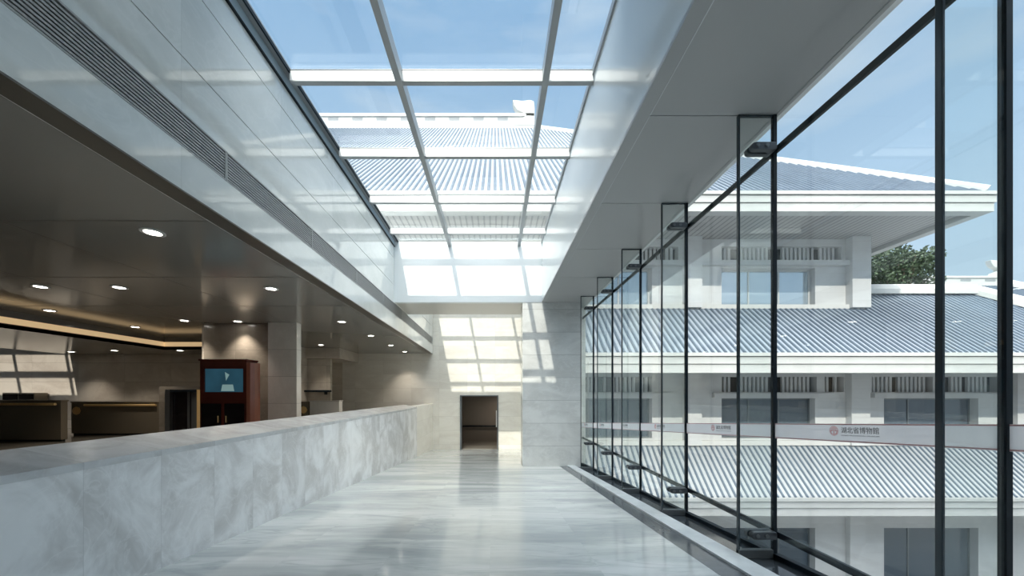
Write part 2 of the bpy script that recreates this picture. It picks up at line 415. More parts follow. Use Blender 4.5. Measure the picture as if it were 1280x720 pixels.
bm = BM(); box(bm, -w2+.1, w2-.08, -.04, .42, hh-.07, hh); obj('door_head', bm, M['steel'], dr, bevel=.006)
bm = BM(); tube(bm, (w2-.12,-.10,hh*.42), (w2-.12,-.10,hh*.72), .02); obj('pull_handle', bm, M['ringm'], dr)
# dim vestibule behind the doorway
vb = empty('wall_vestibule', (0,YB+.35,fz), 'dim brown vestibule seen through the far doorway', 'vestibule', kind='structure')
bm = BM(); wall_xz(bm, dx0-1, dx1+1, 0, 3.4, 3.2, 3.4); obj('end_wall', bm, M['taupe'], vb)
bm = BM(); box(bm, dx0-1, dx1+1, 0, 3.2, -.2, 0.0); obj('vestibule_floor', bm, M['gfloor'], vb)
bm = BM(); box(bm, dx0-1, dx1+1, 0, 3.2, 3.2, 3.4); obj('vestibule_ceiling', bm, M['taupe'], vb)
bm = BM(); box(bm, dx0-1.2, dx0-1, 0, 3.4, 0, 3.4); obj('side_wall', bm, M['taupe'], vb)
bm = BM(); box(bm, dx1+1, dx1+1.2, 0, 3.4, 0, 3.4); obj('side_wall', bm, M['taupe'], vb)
vl = bpy.data.lights.new('vestibule_fill', 'AREA'); vl.energy = 40; vl.size = .8; vl.color = (1,.9,.76)  # added unseen fill light, keeps the vestibule from going black
vo = bpy.data.objects.new('vestibule_fill', vl); C.objects.link(vo); vo.parent = vb; vo.location = (dx1+.55, 1.5, 3.15)
hr = empty('handrail', ((dx0+dx1)/2,YB+3.4,fz), 'black handrail on the dim wall inside the far doorway', 'handrail')
bm = BM(); tube(bm, (-1.9,0,1.08), (1.9,0,1.08), .055); obj('rail', bm, M['black'], hr, smooth=True)
for xx in (-1.6,0,1.6):
    bm = BM(); tube(bm, (xx,.03,1.06), (xx,.15,1.0), .02); obj('bracket', bm, M['black'], hr)

# closing walls out of sight
bm = BM(); box(bm, -30, 3.6, YN-.3, YN, -1, ZG+.1); struct('wall_near', bm, M['white'], 'plain wall behind the camera', 'wall')

# ------------------------------------------------------------ roof and skylight
YSK = 4.84                                # near edge of the skylight
bm = BM(); slab_xy(bm, XL-.26, XB+.12, YN, YSK, ZR+.0, ZG+.1); box(bm, XL-.26, XB+.12, YSK-.4, YSK-.02, ZG+.1, ZG+.5)  # raised strip added unseen on the roof edge to cut the low sun
struct('roof_near', bm, M['white'], 'solid white roof before the skylight', 'ceiling')
sk = empty('window_1', (0,0,ZR), 'large gridded glass skylight with white bars over the atrium', 'skylight', kind='structure')
bars = [6.236+1.961*k for k in range(0,8)]
def seg_ok(a,b): return True
for y in bars:
    if abs(y-YX) < .3: continue
    bm = BM(); box(bm, XL+.14, XB, y-.045, y+.045, 0, .2); obj('glazing_bar', bm, M['bar'], sk, bevel=.008)
    bm = BM(); box(bm, XL+.14, XB, y-.046, y+.05, -.012, -.0005); obj('bar_cap', bm, M['frame'], sk)
    bm = BM(); box(bm, XL+.16, XB-.03, y-.052, y-.0455, .175, .19); obj('bar_gasket', bm, M['darkmetal'], sk)
for x in (-1.66, .865):
    bm = BM(); box(bm, x-.055, x+.055, YSK, YX-.01, -.03, .215); obj('mullion', bm, M['frame'], sk, bevel=.006)
    bm = BM(); box(bm, x-.055, x+.055, YX+.21, YB, -.03, .215); obj('mullion', bm, M['frame'], sk, bevel=.006)
bm = BM(); box(bm, XL+.0, XL+.03, YSK, YB, -.03, .005); obj('edge_rail', bm, M['black'], sk)
bm = BM(); box(bm, XL+.0, XL+.01, YSK, YB, .005, .19); obj('edge_rail', bm, M['skysheen'], sk)
bm = BM(); box(bm, XL+.0, XL+.155, YSK, YB, .19, .22); obj('edge_rail', bm, M['frame'], sk)
bm = BM(); box(bm, XL+.13, XL+.155, YSK, YB, .13, .19); obj('edge_rail', bm, M['black'], sk)
bm = BM(); box(bm, XB-.03, XB, YSK, YX, .1, .215); obj('edge_rail', bm, M['frame'], sk)
xs = [XL+.0, -1.66, .865, XB+.0]
yy = [YSK]+bars[:]+[YB]
yy = sorted(set([YSK]+[b for b in bars if b < YB]+[YB]))
for i in range(len(yy)-1):
    for j in range(3):
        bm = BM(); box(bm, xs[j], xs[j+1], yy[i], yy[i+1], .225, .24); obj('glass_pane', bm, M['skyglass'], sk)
bm = BM(); box(bm, XB+.0, 3.5, YX+.22, YB+.4, ZG+.001, ZG+.1); struct('roof_end', bm, M['white'], 'solid roof strip beside the far skylight', 'roof')

# ------------------------------------------------------------ gallery shell on the left
bm = BM(); box(bm, -30, -4.25, YN, YB, -.25, 0); struct('floor_gallery', bm, M['gfloor'], 'dark polished stone gallery floor behind the parapet', 'floor')
XW0, XW1 = -26.0, -20.2                  # light well
ce = empty('ceiling', (0,0,ZC), 'dark glossy gallery ceiling with recessed downlights', 'ceiling', kind='structure')
bm = BM(); box(bm, -10.0, XL-.262, YN, YB, 0, .1)
box(bm, -14.0, -10.0, YN, 15.24, 0, .1); obj('ceiling_panel', bm, M['gceil'], ce)
bm = BM()
for x in (-6.9, -9.7): box(bm, x-.008, x+.008, YN, 12.0, -.003, .001)
for y in (2.6,5.0,7.4,9.8): box(bm, -13.99, XL-.3, y-.006, y+.006, -.003, .001)
obj('panel_joints', bm, M['fasciab'], ce)
bm = BM(); box(bm, XL-.285, XL-.263, YN, YB, -.012, .0); obj('edge_bead', bm, M['ringm'], ce)
cd = empty('ceiling_dropped', (0,0,ZD), 'lower pale ceiling beyond the warm cove light', 'ceiling', kind='structure')
bm = BM(); slab_xy(bm, -30, -14.0, YN, 17.1, 0, .1, [(XW0,XW1,12.2,17.1)])
box(bm, -14.0, -10.0, 15.24, 17.1, 0, .1); obj('ceiling_panel', bm, M['drop'], cd)
bm = BM(); box(bm, -14.08, -14.0, YN, 15.32, .0, .13); box(bm, -14.0, -10.0, 15.24, 15.32, .0, .13); obj('bulkhead', bm, M['fasciab'], cd)
bm = BM(); box(bm, -14.09, -14.01, YN, 15.24, .32, .6); box(bm, -14.01, -10.0, 15.24, 15.32, .32, .6); obj('cove_back', bm, M['gceil'], cd)
bm = BM(); box(bm, -14.14, -14.06, YN, 15.34, .13, .32); box(bm, -14.06, -10.0, 15.3, 15.38, .13, .32); obj('cove_light', bm, M['gold'], cd)
bm = BM(); slab_xy(bm, -30, XL-.26, YN, YB, ZG-.1, ZG+.1, [(XW0,XW1,8.29,11.96)])
struct('roof_gallery', bm, M['white'], 'solid roof above the gallery ceiling', 'roof')
lw = empty('window_2', ((XW0+XW1)/2,0,ZG-.1), 'roof light over the well at the far side of the gallery', 'roof light', kind='structure')
for y in (8.61,10.25,11.86):
    bm = BM(); box(bm, (XW0-XW1)/2, (XW1-XW0)/2, y-.09, y+.09, 0, .2); obj('glazing_bar', bm, M['bar'], lw)
for x in (-.45,2.05):
    bm = BM(); box(bm, x-.06, x+.06, 8.29, 11.96, 0, .2); obj('mullion', bm, M['frame'], lw)
# gallery walls
bm = BM(); box(bm, -30, -10.0, 17.1, 17.4, -.2, ZG-.1); struct('wall_gallery', bm, M['gal'], 'brown stone wall far back in the gallery with a bright sun patch', 'wall')
bm = BM(); box(bm, -30.3, -30, YN, 17.4, -.2, ZG+.1); struct('wall_far_left', bm, M['gal'], 'far side wall of the gallery', 'wall')
bm = BM(); box(bm, -10.1, -9.8, 12.4, YB, -.2, ZC); struct('wall_partition', bm, M['gal'], 'short brown stone return wall behind the kiosk', 'wall')
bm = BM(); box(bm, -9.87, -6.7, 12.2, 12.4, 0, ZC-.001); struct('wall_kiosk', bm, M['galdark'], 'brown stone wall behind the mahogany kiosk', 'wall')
bm = BM(); box(bm, -7.586, -6.63, 12.02, 12.3, 0, ZC-.001); struct('gallery_column', bm, M['column'], 'warm grey stone column standing in the gallery right of the kiosk', 'column')
bm = BM(); box(bm, -9.8, -8.05, 18.64, YB, ZC-.55, ZC-.001); struct('bulkhead_box', bm, M['gal'], 'boxed bulkhead under the far gallery ceiling', 'bulkhead')

# ------------------------------------------------------------ gallery furniture
def X(px, y): return (px-VX)*y/F
def Z(py, y): return H+(VY-py)*y/F
def knob_mesh(r=.16):
    bm = BM()
    tube(bm, (0,0,0), (0,-.03,0), r, 8); tube(bm, (0,-.03,0), (0,-.055,0), r*.62, 8)
    tube(bm, (0,-.055,0), (0,-.07,0), r*.28, 12)
    return bm
def counter(x0, x1, y, z1, depth, label, rail=None, knob=None, mat='bronze', name='counter', cat='counter'):
    t = empty(name, ((x0+x1)/2, y, 0), label, cat, None)
    w = (x1-x0)/2
    bm = BM(); box(bm, -w, w, 0, depth, .06, z1-.05); obj('body', bm, M[mat], t, bevel=.01)
    bm = BM(); box(bm, -w+.04, w-.04, .05, depth-.04, 0, .06); obj('plinth', bm, M['black'], t)
    bm = BM(); box(bm, -w-.02, w+.02, -.02, depth+.02, z1-.05, z1); obj('worktop', bm, M[mat], t, bevel=.008)
    if rail:
        a, b = rail; bm = BM(); tube(bm, (a,-.07,z1-.14), (b,-.07,z1-.14), .045, 12)
        r = obj('brass_rail', bm, M['brass'], t, smooth=False)
        for xx in (a+.2, b-.2):
            bm = BM(); tube(bm, (xx,-.07,z1-.14), (xx,0,z1-.14), .015, 8); obj('rail_bracket', bm, M['brass'], r)
    if knob is not None:
        bm = knob_mesh()
        for v in bm.verts: v.co += Vector((knob,0,z1-.36))
        obj('brass_knob', bm, M['brass'], t)
    return t
y = 14.14
x0, x1 = X(89,y), X(200,y)
counter(x0, x1, y, Z(502,y), .2, 'dark bronze balustrade panel with a brass rail and round brass knob', name='balustrade_panel', cat='balustrade', rail=(-(x1-x0)/2+.6,(x1-x0)/2-.1), knob=-(x1-x0)/2+.22)
y = 12.21
x0, x1 = -19.5, X(76,y)
counter(x0, x1, y, Z(500,y), .2, 'dark bronze balustrade panel with brass rail in front of the sunlit gallery wall', name='balustrade_panel', cat='balustrade', rail=(-(x1-x0)/2+.1,(x1-x0)/2-.1))
y = 15.75
x0, x1 = X(373,y), X(387,y)-.03
counter(x0, x1, y, Z(502,y), .3, 'narrow dark counter with round brass knob right of the stone column', knob=0)
x0, x1 = X(387,y), X(424,y)
counter(x0, x1, y, Z(500.5,y), .35, 'pale stone counter beside the narrow counter with a brass knob', mat='column')
# low dark cabinet near the sun patch
y = 16.55
t = empty('low_cabinet', (X(23,y), y, 0), 'low dark cabinet standing against the sunlit gallery wall', 'cabinet')
w = (X(43,y)-X(3,y))/2; zt = Z(491,y)
bm = BM(); box(bm, -w, w, 0, .5, .08, zt); obj('body', bm, M['bronze'], t, bevel=.01)
for s in (-1,1):
    bm = BM(); box(bm, s*w/2-w/2+.03, s*w/2+w/2-.03, -.02, -.001, .14, zt-.06); obj('door', bm, M['smoked'], t)
bm = BM(); box(bm, -w+.05, w-.05, .05, .45, 0, .08); obj('plinth', bm, M['black'], t)
# wall ledge behind the column
t = empty('wall_shelf', (X(391,18.5), 18.46, Z(490,18.46)), 'thin dark shelf on the dim wall right of the stone column', 'shelf')
bm = BM(); box(bm, -.9, .85, -.0, .30, 0, .10); obj('board', bm, M['black'], t, bevel=.008)
for xx in (-.7,.6):
    bm = BM(); box(bm, xx,xx+.04,.02,.28,-.14,0); obj('bracket', bm, M['black'], t)
bm = BM(); box(bm, -9.79, X(413,18.77), 18.77, 18.97, 0, ZC-.56); struct('wall_niche', bm, M['gal'], 'dim stone wall carrying the thin dark shelf', 'wall')
# lift doorway
y = 13.24
x0, x1, zt = X(206,y), X(250,y), Z(487,y)
t = empty('door_2', ((x0+x1)/2, y, 0), 'steel framed lift doors left of the mahogany kiosk', 'lift door', kind='structure')
w = (x1-x0)/2
bm = BM(); box(bm, -w, -w+.18, 0, .3, 0, zt); obj('jamb', bm, M['steel'], t)
bm = BM(); box(bm, w-.12, w, 0, .3, 0, zt); obj('jamb', bm, M['brass'], t)
bm = BM(); box(bm, -w+.18, w-.12, 0, .3, zt-.08, zt); obj('door_head', bm, M['black'], t)
bm = BM(); box(bm, -w+.18, .18, .12, .16, 0, zt-.08); obj('door_leaf', bm, M['smoked'], t)
bm = BM(); box(bm, .19, w-.12, .16, .2, 0, zt-.08); obj('door_leaf', bm, M['darkmetal'], t)
bm = BM(); box(bm, .1, .18, .09, .12, 0, zt-.08); obj('door_edge', bm, M['steel'], t)
bm = BM(); wall_xz(bm, -14.0, -10.1, 0, ZD-.002, y+.3, y+.5); bm.free()
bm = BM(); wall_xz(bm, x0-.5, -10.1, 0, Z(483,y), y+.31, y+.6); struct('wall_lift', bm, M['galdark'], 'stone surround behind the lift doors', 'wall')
# mahogany kiosk with a screen
y = 10.93
x0, x1, zt = X(250,y), X(308,y), Z(451,y)
k = empty('display_kiosk', ((x0+x1)/2, y, 0), 'tall mahogany kiosk with a glowing blue screen and two lower doors', 'kiosk')
w = (x1-x0)/2
bm = BM(); wall_xz(bm, -w, w, .0, zt, 0, .08, [(-w+.12,w-.1,zt-.95,zt-.24)]); box(bm, -w, w, .08, .5, 0, zt); obj('case', bm, M['mahog'], k)
bm = BM()
pts = [(w,.0),(w+.10,.02),(w+.17,.12),(w+.19,.25),(w+.17,.38),(w+.10,.48),(w,.5)]
prism(bm, pts, 'z', 0, zt-.05); obj('rounded_side', bm, M['mahoglight'], k)
bm = BM(); box(bm, -w-.03, w+.03, -.03, .52, zt, zt+.05); obj('cornice', bm, M['mahog'], k, bevel=.01)
bm = BM(); box(bm, -w+.12, w-.1, .05, .079, zt-.95, zt-.24); sc_ = obj('screen', bm, M['screen'], k)
bm = BM(); prism(bm, [(-.10,zt-.92),(.30,zt-.92),(.26,zt-.72),(-.06,zt-.72)], 'y', .044, .049); prism(bm, [(.05,zt-.60),(.15,zt-.42),(.02,zt-.34)], 'y', .044, .049)
obj('screen_picture', bm, M['screenlight'], sc_)
for s in (-1,1):
    bm = BM(); cx = s*w/2
    box(bm, cx-w/2+.05, cx+w/2-.06, -.02, -.001, .25, zt-1.3); d = obj('door', bm, M['smoked'], k)
    bm = BM(); tube(bm, (cx-s*(w/2-.12),-.05,.75), (cx-s*(w/2-.12),-.05,.95), .012); obj('handle', bm, M['brass'], d)

# ------------------------------------------------------------ downlights
lights = [(191,290,'nearest the camera, over the gallery edge'), (149,359,'second row, one place left of the edge row'), (339,360.5,'second one along the gallery edge row'),
 (50.5,358,'second row, farthest left in front of the cove'), (62,388,'third row, just in front of the warm cove'), (169,408.5,'close before the corner of the warm cove'),
 (230.5,400.5,'left of the one glowing above the kiosk wall'), (297,401.5,'washing the brown wall above the mahogany kiosk'), (427,402,'third one along the gallery edge row, right of the column'),
 (463.5,419.5,'fourth one along the gallery edge row'), (488.5,431.5,'fifth one along the gallery edge row'), (506,439.5,'last of the gallery edge row, close to the back wall'),
 (401,431,'just right of the column, above the pale counter'), (431,439,'beside the boxed bulkhead near the far gallery wall')]
lows = [(225,438,'in the lower ceiling above the lift doors'), (143,438,'in the lower ceiling above the balustrade with brass knob'), (89,439.5,'in the lower ceiling beside the sun patch')]
def downlight(px, py, zc, lab):
    y = (zc-H)*F/(VY-py); x = (px-VX)*y/F
    t = empty('downlight', (x,y,zc), 'round recessed downlight '+lab, 'downlight', 'recessed gallery downlights')
    bm = BM(); ring(bm, (0,0), .105, .15, -.014, -.0005); obj('trim_ring', bm, M['ringm'], t)
    bm = BM(); tube(bm, (0,0,-.0005), (0,0,-.010), .105, 24); obj('lens', bm, M['lamp'], t)
    ld = bpy.data.lights.new('downlight_beam', 'SPOT'); ld.energy = 210; ld.color = (1,.90,.77); ld.spot_size = math.radians(95); ld.spot_blend = .8; ld.shadow_soft_size = .08
    lo = bpy.data.objects.new('downlight_beam', ld); C.objects.link(lo); lo.parent = t; lo.location = (0,0,-.03)
for a in lights: downlight(a[0], a[1], ZC, a[2])
for a in lows: downlight(a[0], a[1], ZD, a[2])

# ------------------------------------------------------------ glass wall on the right
gwl = empty('window_3', (XG,0,0), 'tall glass wall with slim black mullions looking out on tiled roofs', 'glass wall', kind='structure')
FY = [2.372, 4.339, 6.332, 8.325, 10.318, 12.311, 14.27]
py = [YN, .375]+FY
ZT1, ZT0 = H+2.95, H-1.68            # upper and lower transom heights
for a, b in zip(py[:-1], py[1:]):
    bm = BM()
    hexa(bm, [(0,a+.01,fl(a)-.03),(.015,a+.01,fl(a)-.03),(.015,b-.01,fl(b)-.03),(0,b-.01,fl(b)-.03),
              (0,a+.01,ZS),(.015,a+.01,ZS),(.015,b-.01,ZS),(0,b-.01,ZS)])
    obj('glass_pane', bm, M['glass'], gwl)
for y in py[1:]:
    bm = BM(); box(bm, -.022, .02, y-.022, y+.022, fl(y)-.03, ZS); obj('mullion', bm, M['black'], gwl)
for z, a in ((ZT1,YN),(ZT0,.96)):
    bm = BM(); box(bm, .016, .05, a, FY[-1], z-.036, z+.036); obj('transom', bm, M['black'], gwl)
bm = BM(); rbox(bm, -.03, .05, YN, FY[-1], -.03, .03); obj('bottom_rail', bm, M['black'], gwl)
# fins
fo = ['the closest to the camera','second along the glass wall from the camera','third along the glass wall from the camera','third one before the grey stone pillar',
      'second one before the grey stone pillar','the one touching the grey stone pillar']
FD = XG-2.92
for i, y in enumerate(FY[:-1]):
    f = fl(y)
    t = empty('glass_fin', (XG,y,f), 'clear glass fin with steel clamps, '+fo[i], 'glass fin', 'glass fins along the glass wall')
    hz = ZS-f
    bm = BM(); box(bm, -FD+.02, -.023, -.010, .010, .06, hz-.012); obj('fin_glass', bm, M['finglass'], t)
    bm = BM(); box(bm, -FD, -FD+.02, -.021, .021, .0, hz-.002); obj('front_edge', bm, M['finedge'], t, bevel=.004)
    bm = BM(); box(bm, -FD+.02, -.023, -.014, .014, hz-.02, hz-.002); obj('top_edge', bm, M['finedge'], t)
    bm = BM(); box(bm, -FD-.0, -.024, -.03, .035, -.028, .075); obj('shoe', bm, M['darkmetal'], t, bevel=.008)
    for z in (ZT1-f, ZT0-f):
        if z < .12: z = .16
        bm = BM()
        pts = []
        for a in range(9):
            th = math.pi/2+math.pi*a/8; pts.append((-.27+.045*math.cos(th), z+.045*math.sin(th)))
        pts += [(-.026,z-.045),(-.026,z+.045)]
        prism(bm, pts, 'y', -.075, -.012); prism(bm, pts, 'y', .012, .075)
        c = obj('clamp', bm, M['clamp'], t, bevel=.006)
        bm = BM()
        for xx in (-.25,-.14): tube(bm, (xx,-.088,z), (xx,.088,z), .022, 12)
        obj('bolt', bm, M['darkmetal'], c)
        bm = BM(); tube(bm, (-.05,-.055,z), (-.05,.055,z), .05, 14); obj('hub', bm, M['clamp'], c)

# safety film band with the emblem and lettering, one to a pane
def text_mesh(body, size, name):
    cu = bpy.data.curves.new(name, 'FONT'); cu.body = body; cu.size = size; cu.extrude = .0004; cu.align_x = 'LEFT'
    o = bpy.data.objects.new(name, cu); C.objects.link(o)
    bpy.context.view_layer.update()
    dg = bpy.context.evaluated_depsgraph_get()
    me = bpy.data.meshes.new_from_object(o.evaluated_get(dg)); bpy.data.objects.remove(o)
    return me
def fit(me, w, h):
    xs = [v.co.x for v in me.vertices]; ys = [v.co.y for v in me.vertices]
    a, b, c, d = min(xs), max(xs), min(ys), max(ys)
    for v in me.vertices: v.co.x = (v.co.x-a)/(b-a)*w; v.co.y = (v.co.y-c)/(d-c)*h
    return me
cn = fit(text_mesh('湖北省博物館', .1, 'chinese_lettering'), .345, .059)
en = fit(text_mesh('HUBEI PROVINCIAL MUSEUM', .02, 'english_lettering'), .345, .010)
cn.materials.clear(); cn.materials.append(M['filmtext']); en.materials.clear(); en.materials.append(M['filmtext'])
def emblem_bm():
    bm = BM(); R = .046
    def arc(cx, cy, r, a0, a1, t=.0038, n=18):
        P = []
        for i in range(n+1):
            th = math.radians(a0+(a1-a0)*i/n); P.append((cx+r*math.cos(th), cy+r*math.sin(th), cx+(r-t)*math.cos(th), cy+(r-t)*math.sin(th)))
        for p, q in zip(P[:-1], P[1:]):
            hexa(bm, [(p[0],p[1],0),(q[0],q[1],0),(q[2],q[3],0),(p[2],p[3],0),(p[0],p[1],.0006),(q[0],q[1],.0006),(q[2],q[3],.0006),(p[2],p[3],.0006)])
    arc(0,0,R,20,160); arc(0,0,R,200,340); arc(0,0,R,165,195); arc(0,0,R,-15,15)
    arc(0,0,R*.78,30,150); arc(0,0,R*.78,160,250); arc(0,0,R*.78,-70,20)
    arc(0,.006,R*.5,-30,210); arc(-.016,-.012,R*.38,60,290); arc(.016,-.012,R*.38,-110,120); arc(0,.008,R*.22,0,360)
    box(bm, -.003,.003,-.042,-.004,0,.0006)
    return bm
embm = emblem_bm(); eme = bpy.data.meshes.new('emblem'); embm.to_mesh(eme); embm.free(); eme.materials.append(M['filmlogo'])
bo = ['nearest the camera','second from the camera','third from the camera','fourth from the camera','third before the stone pillar','second before the stone pillar','ending at the stone pillar']
XF = XG-.004
for i, (a, b) in enumerate(zip(py[1:-1], py[2:])):
    z0, z1 = H-.19, H-.012
    t = empty('safety_film_band', (XF,a,0), 'pale safety film band with red emblem on the glass pane '+bo[i], 'film band', 'film bands on the glass wall')
    def strip(bm, lo, hi, thick, a_=a+.024, b_=b-.024):
        hexa(bm, [(-thick,a_-a,lo+fl(a_)),(0,a_-a,lo+fl(a_)),(0,b_-a,lo+fl(b_)),(-thick,b_-a,lo+fl(b_)),
                  (-thick,a_-a,hi+fl(a_)),(0,a_-a,hi+fl(a_)),(0,b_-a,hi+fl(b_)),(-thick,b_-a,hi+fl(b_))])
    bm = BM(); strip(bm, z0, z1, .001); obj('film', bm, M['film'], t)
    for lo in (z0+.004, z1-.012):
        bm = BM(); strip(bm, lo, lo+.010, .002); obj('border_line', bm, M['filmred'], t)
    yc = (a+b)/2+.21                               # text starts far and reads towards the camera
    zb = H-.128
    def place(me, name, dy, dz):
        o = bpy.data.objects.new(name, me); C.objects.link(o); o.parent = t
        # local x -> -Y (sloping), local y -> Z, local z -> -X
        u = Vector((0,-1,SL)).normalized(); n = Vector((-1,0,0)); v = n.cross(u)
        yw = yc-dy
        o.matrix_local = Matrix.Translation((-.0022, yw-a, zb+fl(yw)+dz)) @ Matrix((u,v,n)).transposed().to_4x4()
    place(cn, 'lettering', .078, .024); place(en, 'small_lettering', .078, -.002); place(eme, 'emblem', .0, .045)

# ------------------------------------------------------------ museum pavilion outside
W = 23.143
PI_ = math.pi
def tiles(x0, x1, y0, z0, top, name, parent, pitch=.34, r=.085, org=(0,0,0), pan='tilepan'):
    """tiled slope rising along +Y: channels plus half round ribs; top(x) -> (y,z)"""
    bm = BM(); bp = BM()
    n = int((x1-x0)/pitch); 
    for i in range(n):
        x = x0+(i+.5)*pitch; ya, za = top(x)
        if ya-y0 < .15: continue
        A = []; B = []
        for k in range(6):
            th = PI_*k/5; A.append(bm.verts.new((x-r*math.cos(th)-org[0], y0-org[1], z0+r*1.2*math.sin(th)-org[2]))); B.append(bm.verts.new((x-r*math.cos(th)-org[0], ya-org[1], za+r*1.2*math.sin(th)-org[2])))
        for k in range(5): bm.faces.new([A[k],A[k+1],B[k+1],B[k]])
        bm.faces.new(A)
        xa, xb = x-pitch/2, x+pitch/2
        q = [bp.verts.new((xx-org[0],yy-org[1],zz-org[2])) for xx,yy,zz in ((xa,y0,z0+.01),(xb,y0,z0+.01),(xb,ya,za+.01),(xa,ya,za+.01),(xa,y0,z0-.1),(xb,y0,z0-.1),(xb,ya,za-.1),(xa,ya,za-.1))]
        for f in ((0,1,2,3),(7,6,5,4),(0,4,5,1)): bp.faces.new([q[j] for j in f])
    a = obj(name, bm, M['tile'], parent); b = obj(name+'_channels', bp, M[pan], parent)
    return a
def eave(parent, x0, x1, y, z0, z1, yw, right=True, org=(0,0,0)):
    """stepped stone fascia and slatted soffit back to the wall"""
    h = z1-z0; ox, oy, oz = org
    bm = BM()
    for a, b, d in ((0,.42,.0),(.45,.80,-.06),(.83,1.0,-.14)):
        box(bm, x0-ox, x1-d-ox, y+d-oy, y+.5-oy, z0+h*a-oz, z0+h*b-oz)
    box(bm, x0-ox, x1-.1-ox, y+.05-oy, y+.5-oy, z0+.02-oz, z1-.02-oz)
    obj('eave_fascia', bm, M['eave'], parent)
    bm = BM(); box(bm, x0-ox, x1-.3-ox, y+.5-oy, yw-oy, z0+.25-oz, z0+.40-oz); obj('eave_soffit', bm, M['eslat'], parent)
mb = empty('museum_pavilion', (15,W,-10.4), 'large white stone pavilion with layered grey tiled roofs beyond the glass wall', 'building')
o_ = (15,W,-10.4)
def mo(bm):
    for v in bm.verts: v.co -= Vector(o_)
    return bm
def wx(px): return (px-VX)*W/F
def wz(py_): return H+(VY-py_)*W/F
XR = 23.7
Y3, Y2, Y1 = 19.125, 19.286, 20.507
z3b, z3t = H+(VY-264)*Y3/F, H+(VY-240)*Y3/F
z2b, z2t = H+(VY-466)*Y2/F, H+(VY-441)*Y2/F
z1b, z1t = H+(VY-645)*Y1/F, H+(VY-622)*Y1/F
XC3 = 1.386*Y3
# upper storey
u0 = wz(386)
hol = [(wx(902),wx(1019),wz(384),wz(335)), (wx(698),wx(815),wz(384),wz(335)), (wx(902),wx(1052),wz(326),wz(308)), (wx(698),wx(848),wz(326),wz(308))]
bm = BM(); wall_xz(bm, 3.6, XR, u0, z3b+.3, W, W+.7, hol); box(bm, -40, 3.6, W, W+.7, ZG+.6, z3b+.3); box(bm, XR-.7, XR, W+.7, W+24, u0, z3b+.3); obj('upper_wall', mo(bm), M['fac'], mb)
for a, b in ((1057,1080),(853,873)):
    bm = BM(); box(bm, wx(a), wx(b), W-.45, W, u0, z3b+.3); obj('pilaster', mo(bm), M['fac'], mb)
bm = BM(); box(bm, 3.6, wx(1057), W-.3, W, wz(333), wz(327)); obj('upper_band', mo(bm), M['fac'], mb)
def window(h, mat, rows=1, div=2):
    a, b, c, d = h
    bm = BM(); t_ = .09
    box(bm, a, b, W+.42, W+.52, c, c+t_); box(bm, a, b, W+.42, W+.52, d-t_, d)
    for k in range(div+1):
        xx = a+(b-a-t_)*k/div; box(bm, xx, xx+t_, W+.42, W+.52, c+t_, d-t_)
    f_ = obj('window', mo(bm), M['darkmetal' if mat == 'winglass' else 'slatmet'], mb)
    bm = BM(); box(bm, a, b, W+.46, W+.49, c, d); obj('pane', mo(bm), M[mat], f_)
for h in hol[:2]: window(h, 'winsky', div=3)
def slats(h):
    a, b, c, d = h
    bm = BM(); box(bm, a, b, W+.5, W+.6, c, d); s = obj('clerestory', mo(bm), M['void'], mb)
    bm = BM(); n = int((b-a)/.27); rr = random.Random(int(a*10))
    for k in range(n):
        if rr.random() < .14: continue
        xx = a+k*.27; box(bm, xx, xx+.15, W+.2, W+.35, c, d)
    obj('vertical_slats', mo(bm), M['slatmet'], s)
for h in hol[2:]: slats(h)
# middle storey
m0 = wz(556)
holm = [(wx(902),wx(1019),wz(548),wz(498)), (wx(1105),wx(1223),wz(548),wz(498)), (wx(698),wx(815),wz(548),wz(498)), (wx(1308),wx(1425),wz(548),wz(498))]
hols = [(wx(902),wx(1021),wz(490),wz(471)), (wx(1031),wx(1055),wz(490),wz(471)), (wx(1090),wx(1166),wz(490),wz(471)), (wx(1178),wx(1250),wz(490),wz(471)), (wx(698),wx(815),wz(490),wz(471))]
bm = BM(); wall_xz(bm, 3.6, 48, m0, z2b+.3, W, W+.7, holm+hols); obj('middle_wall', mo(bm), M['fac'], mb)
for a, b in ((1057,1080),(853,873),(1261,1284)):
    bm = BM(); box(bm, wx(a), wx(b), W-.4, W, m0, z2b+.3); obj('pilaster', mo(bm), M['fac'], mb)
bm = BM()
for a, b in ((890,1040),(1088,1255),(690,840)): box(bm, wx(a), wx(b), W-.28, W, wz(497), wz(491.5))
obj('middle_band', mo(bm), M['fac'], mb)
for h in holm: window(h, 'winglass', div=3)
for h in hols: slats(h)
# lower storey
g0 = -14.0
holg = [(wx(902),wx(1019),wz(760),wz(660)), (wx(1105),wx(1223),wz(760),wz(660)), (wx(698),wx(815),wz(760),wz(660)), (wx(1308),wx(1425),wz(760),wz(660))]
bm = BM(); wall_xz(bm, 3.6, 48, g0, z1b+.3, W, W+.7, holg); obj('lower_wall', mo(bm), M['fac'], mb)
for a, b in ((1057,1076),(853,873)):
    bm = BM(); box(bm, wx(a), wx(b), W-.3, W, g0, z1b+.3); obj('pilaster', mo(bm), M['fac'], mb)
for h in holg: window(h, 'winglass', div=3)
# roofs
t3 = 1.152*Y3; sl3 = (H+(VY-160)/F*(Y3+t3)-z3t)/t3; YR, XRd, ZRd = Y3+t3, XC3-t3, z3t+sl3*t3
def top3(x):
    s = min(t3, XC3-x); return (Y3+s, z3t+sl3*s)
tiles(-42, XC3, Y3, z3t, top3, 'upper_roof_tiles', mb, org=o_)
eave(mb, -42, XC3, Y3, z3b, z3t, W, org=o_)
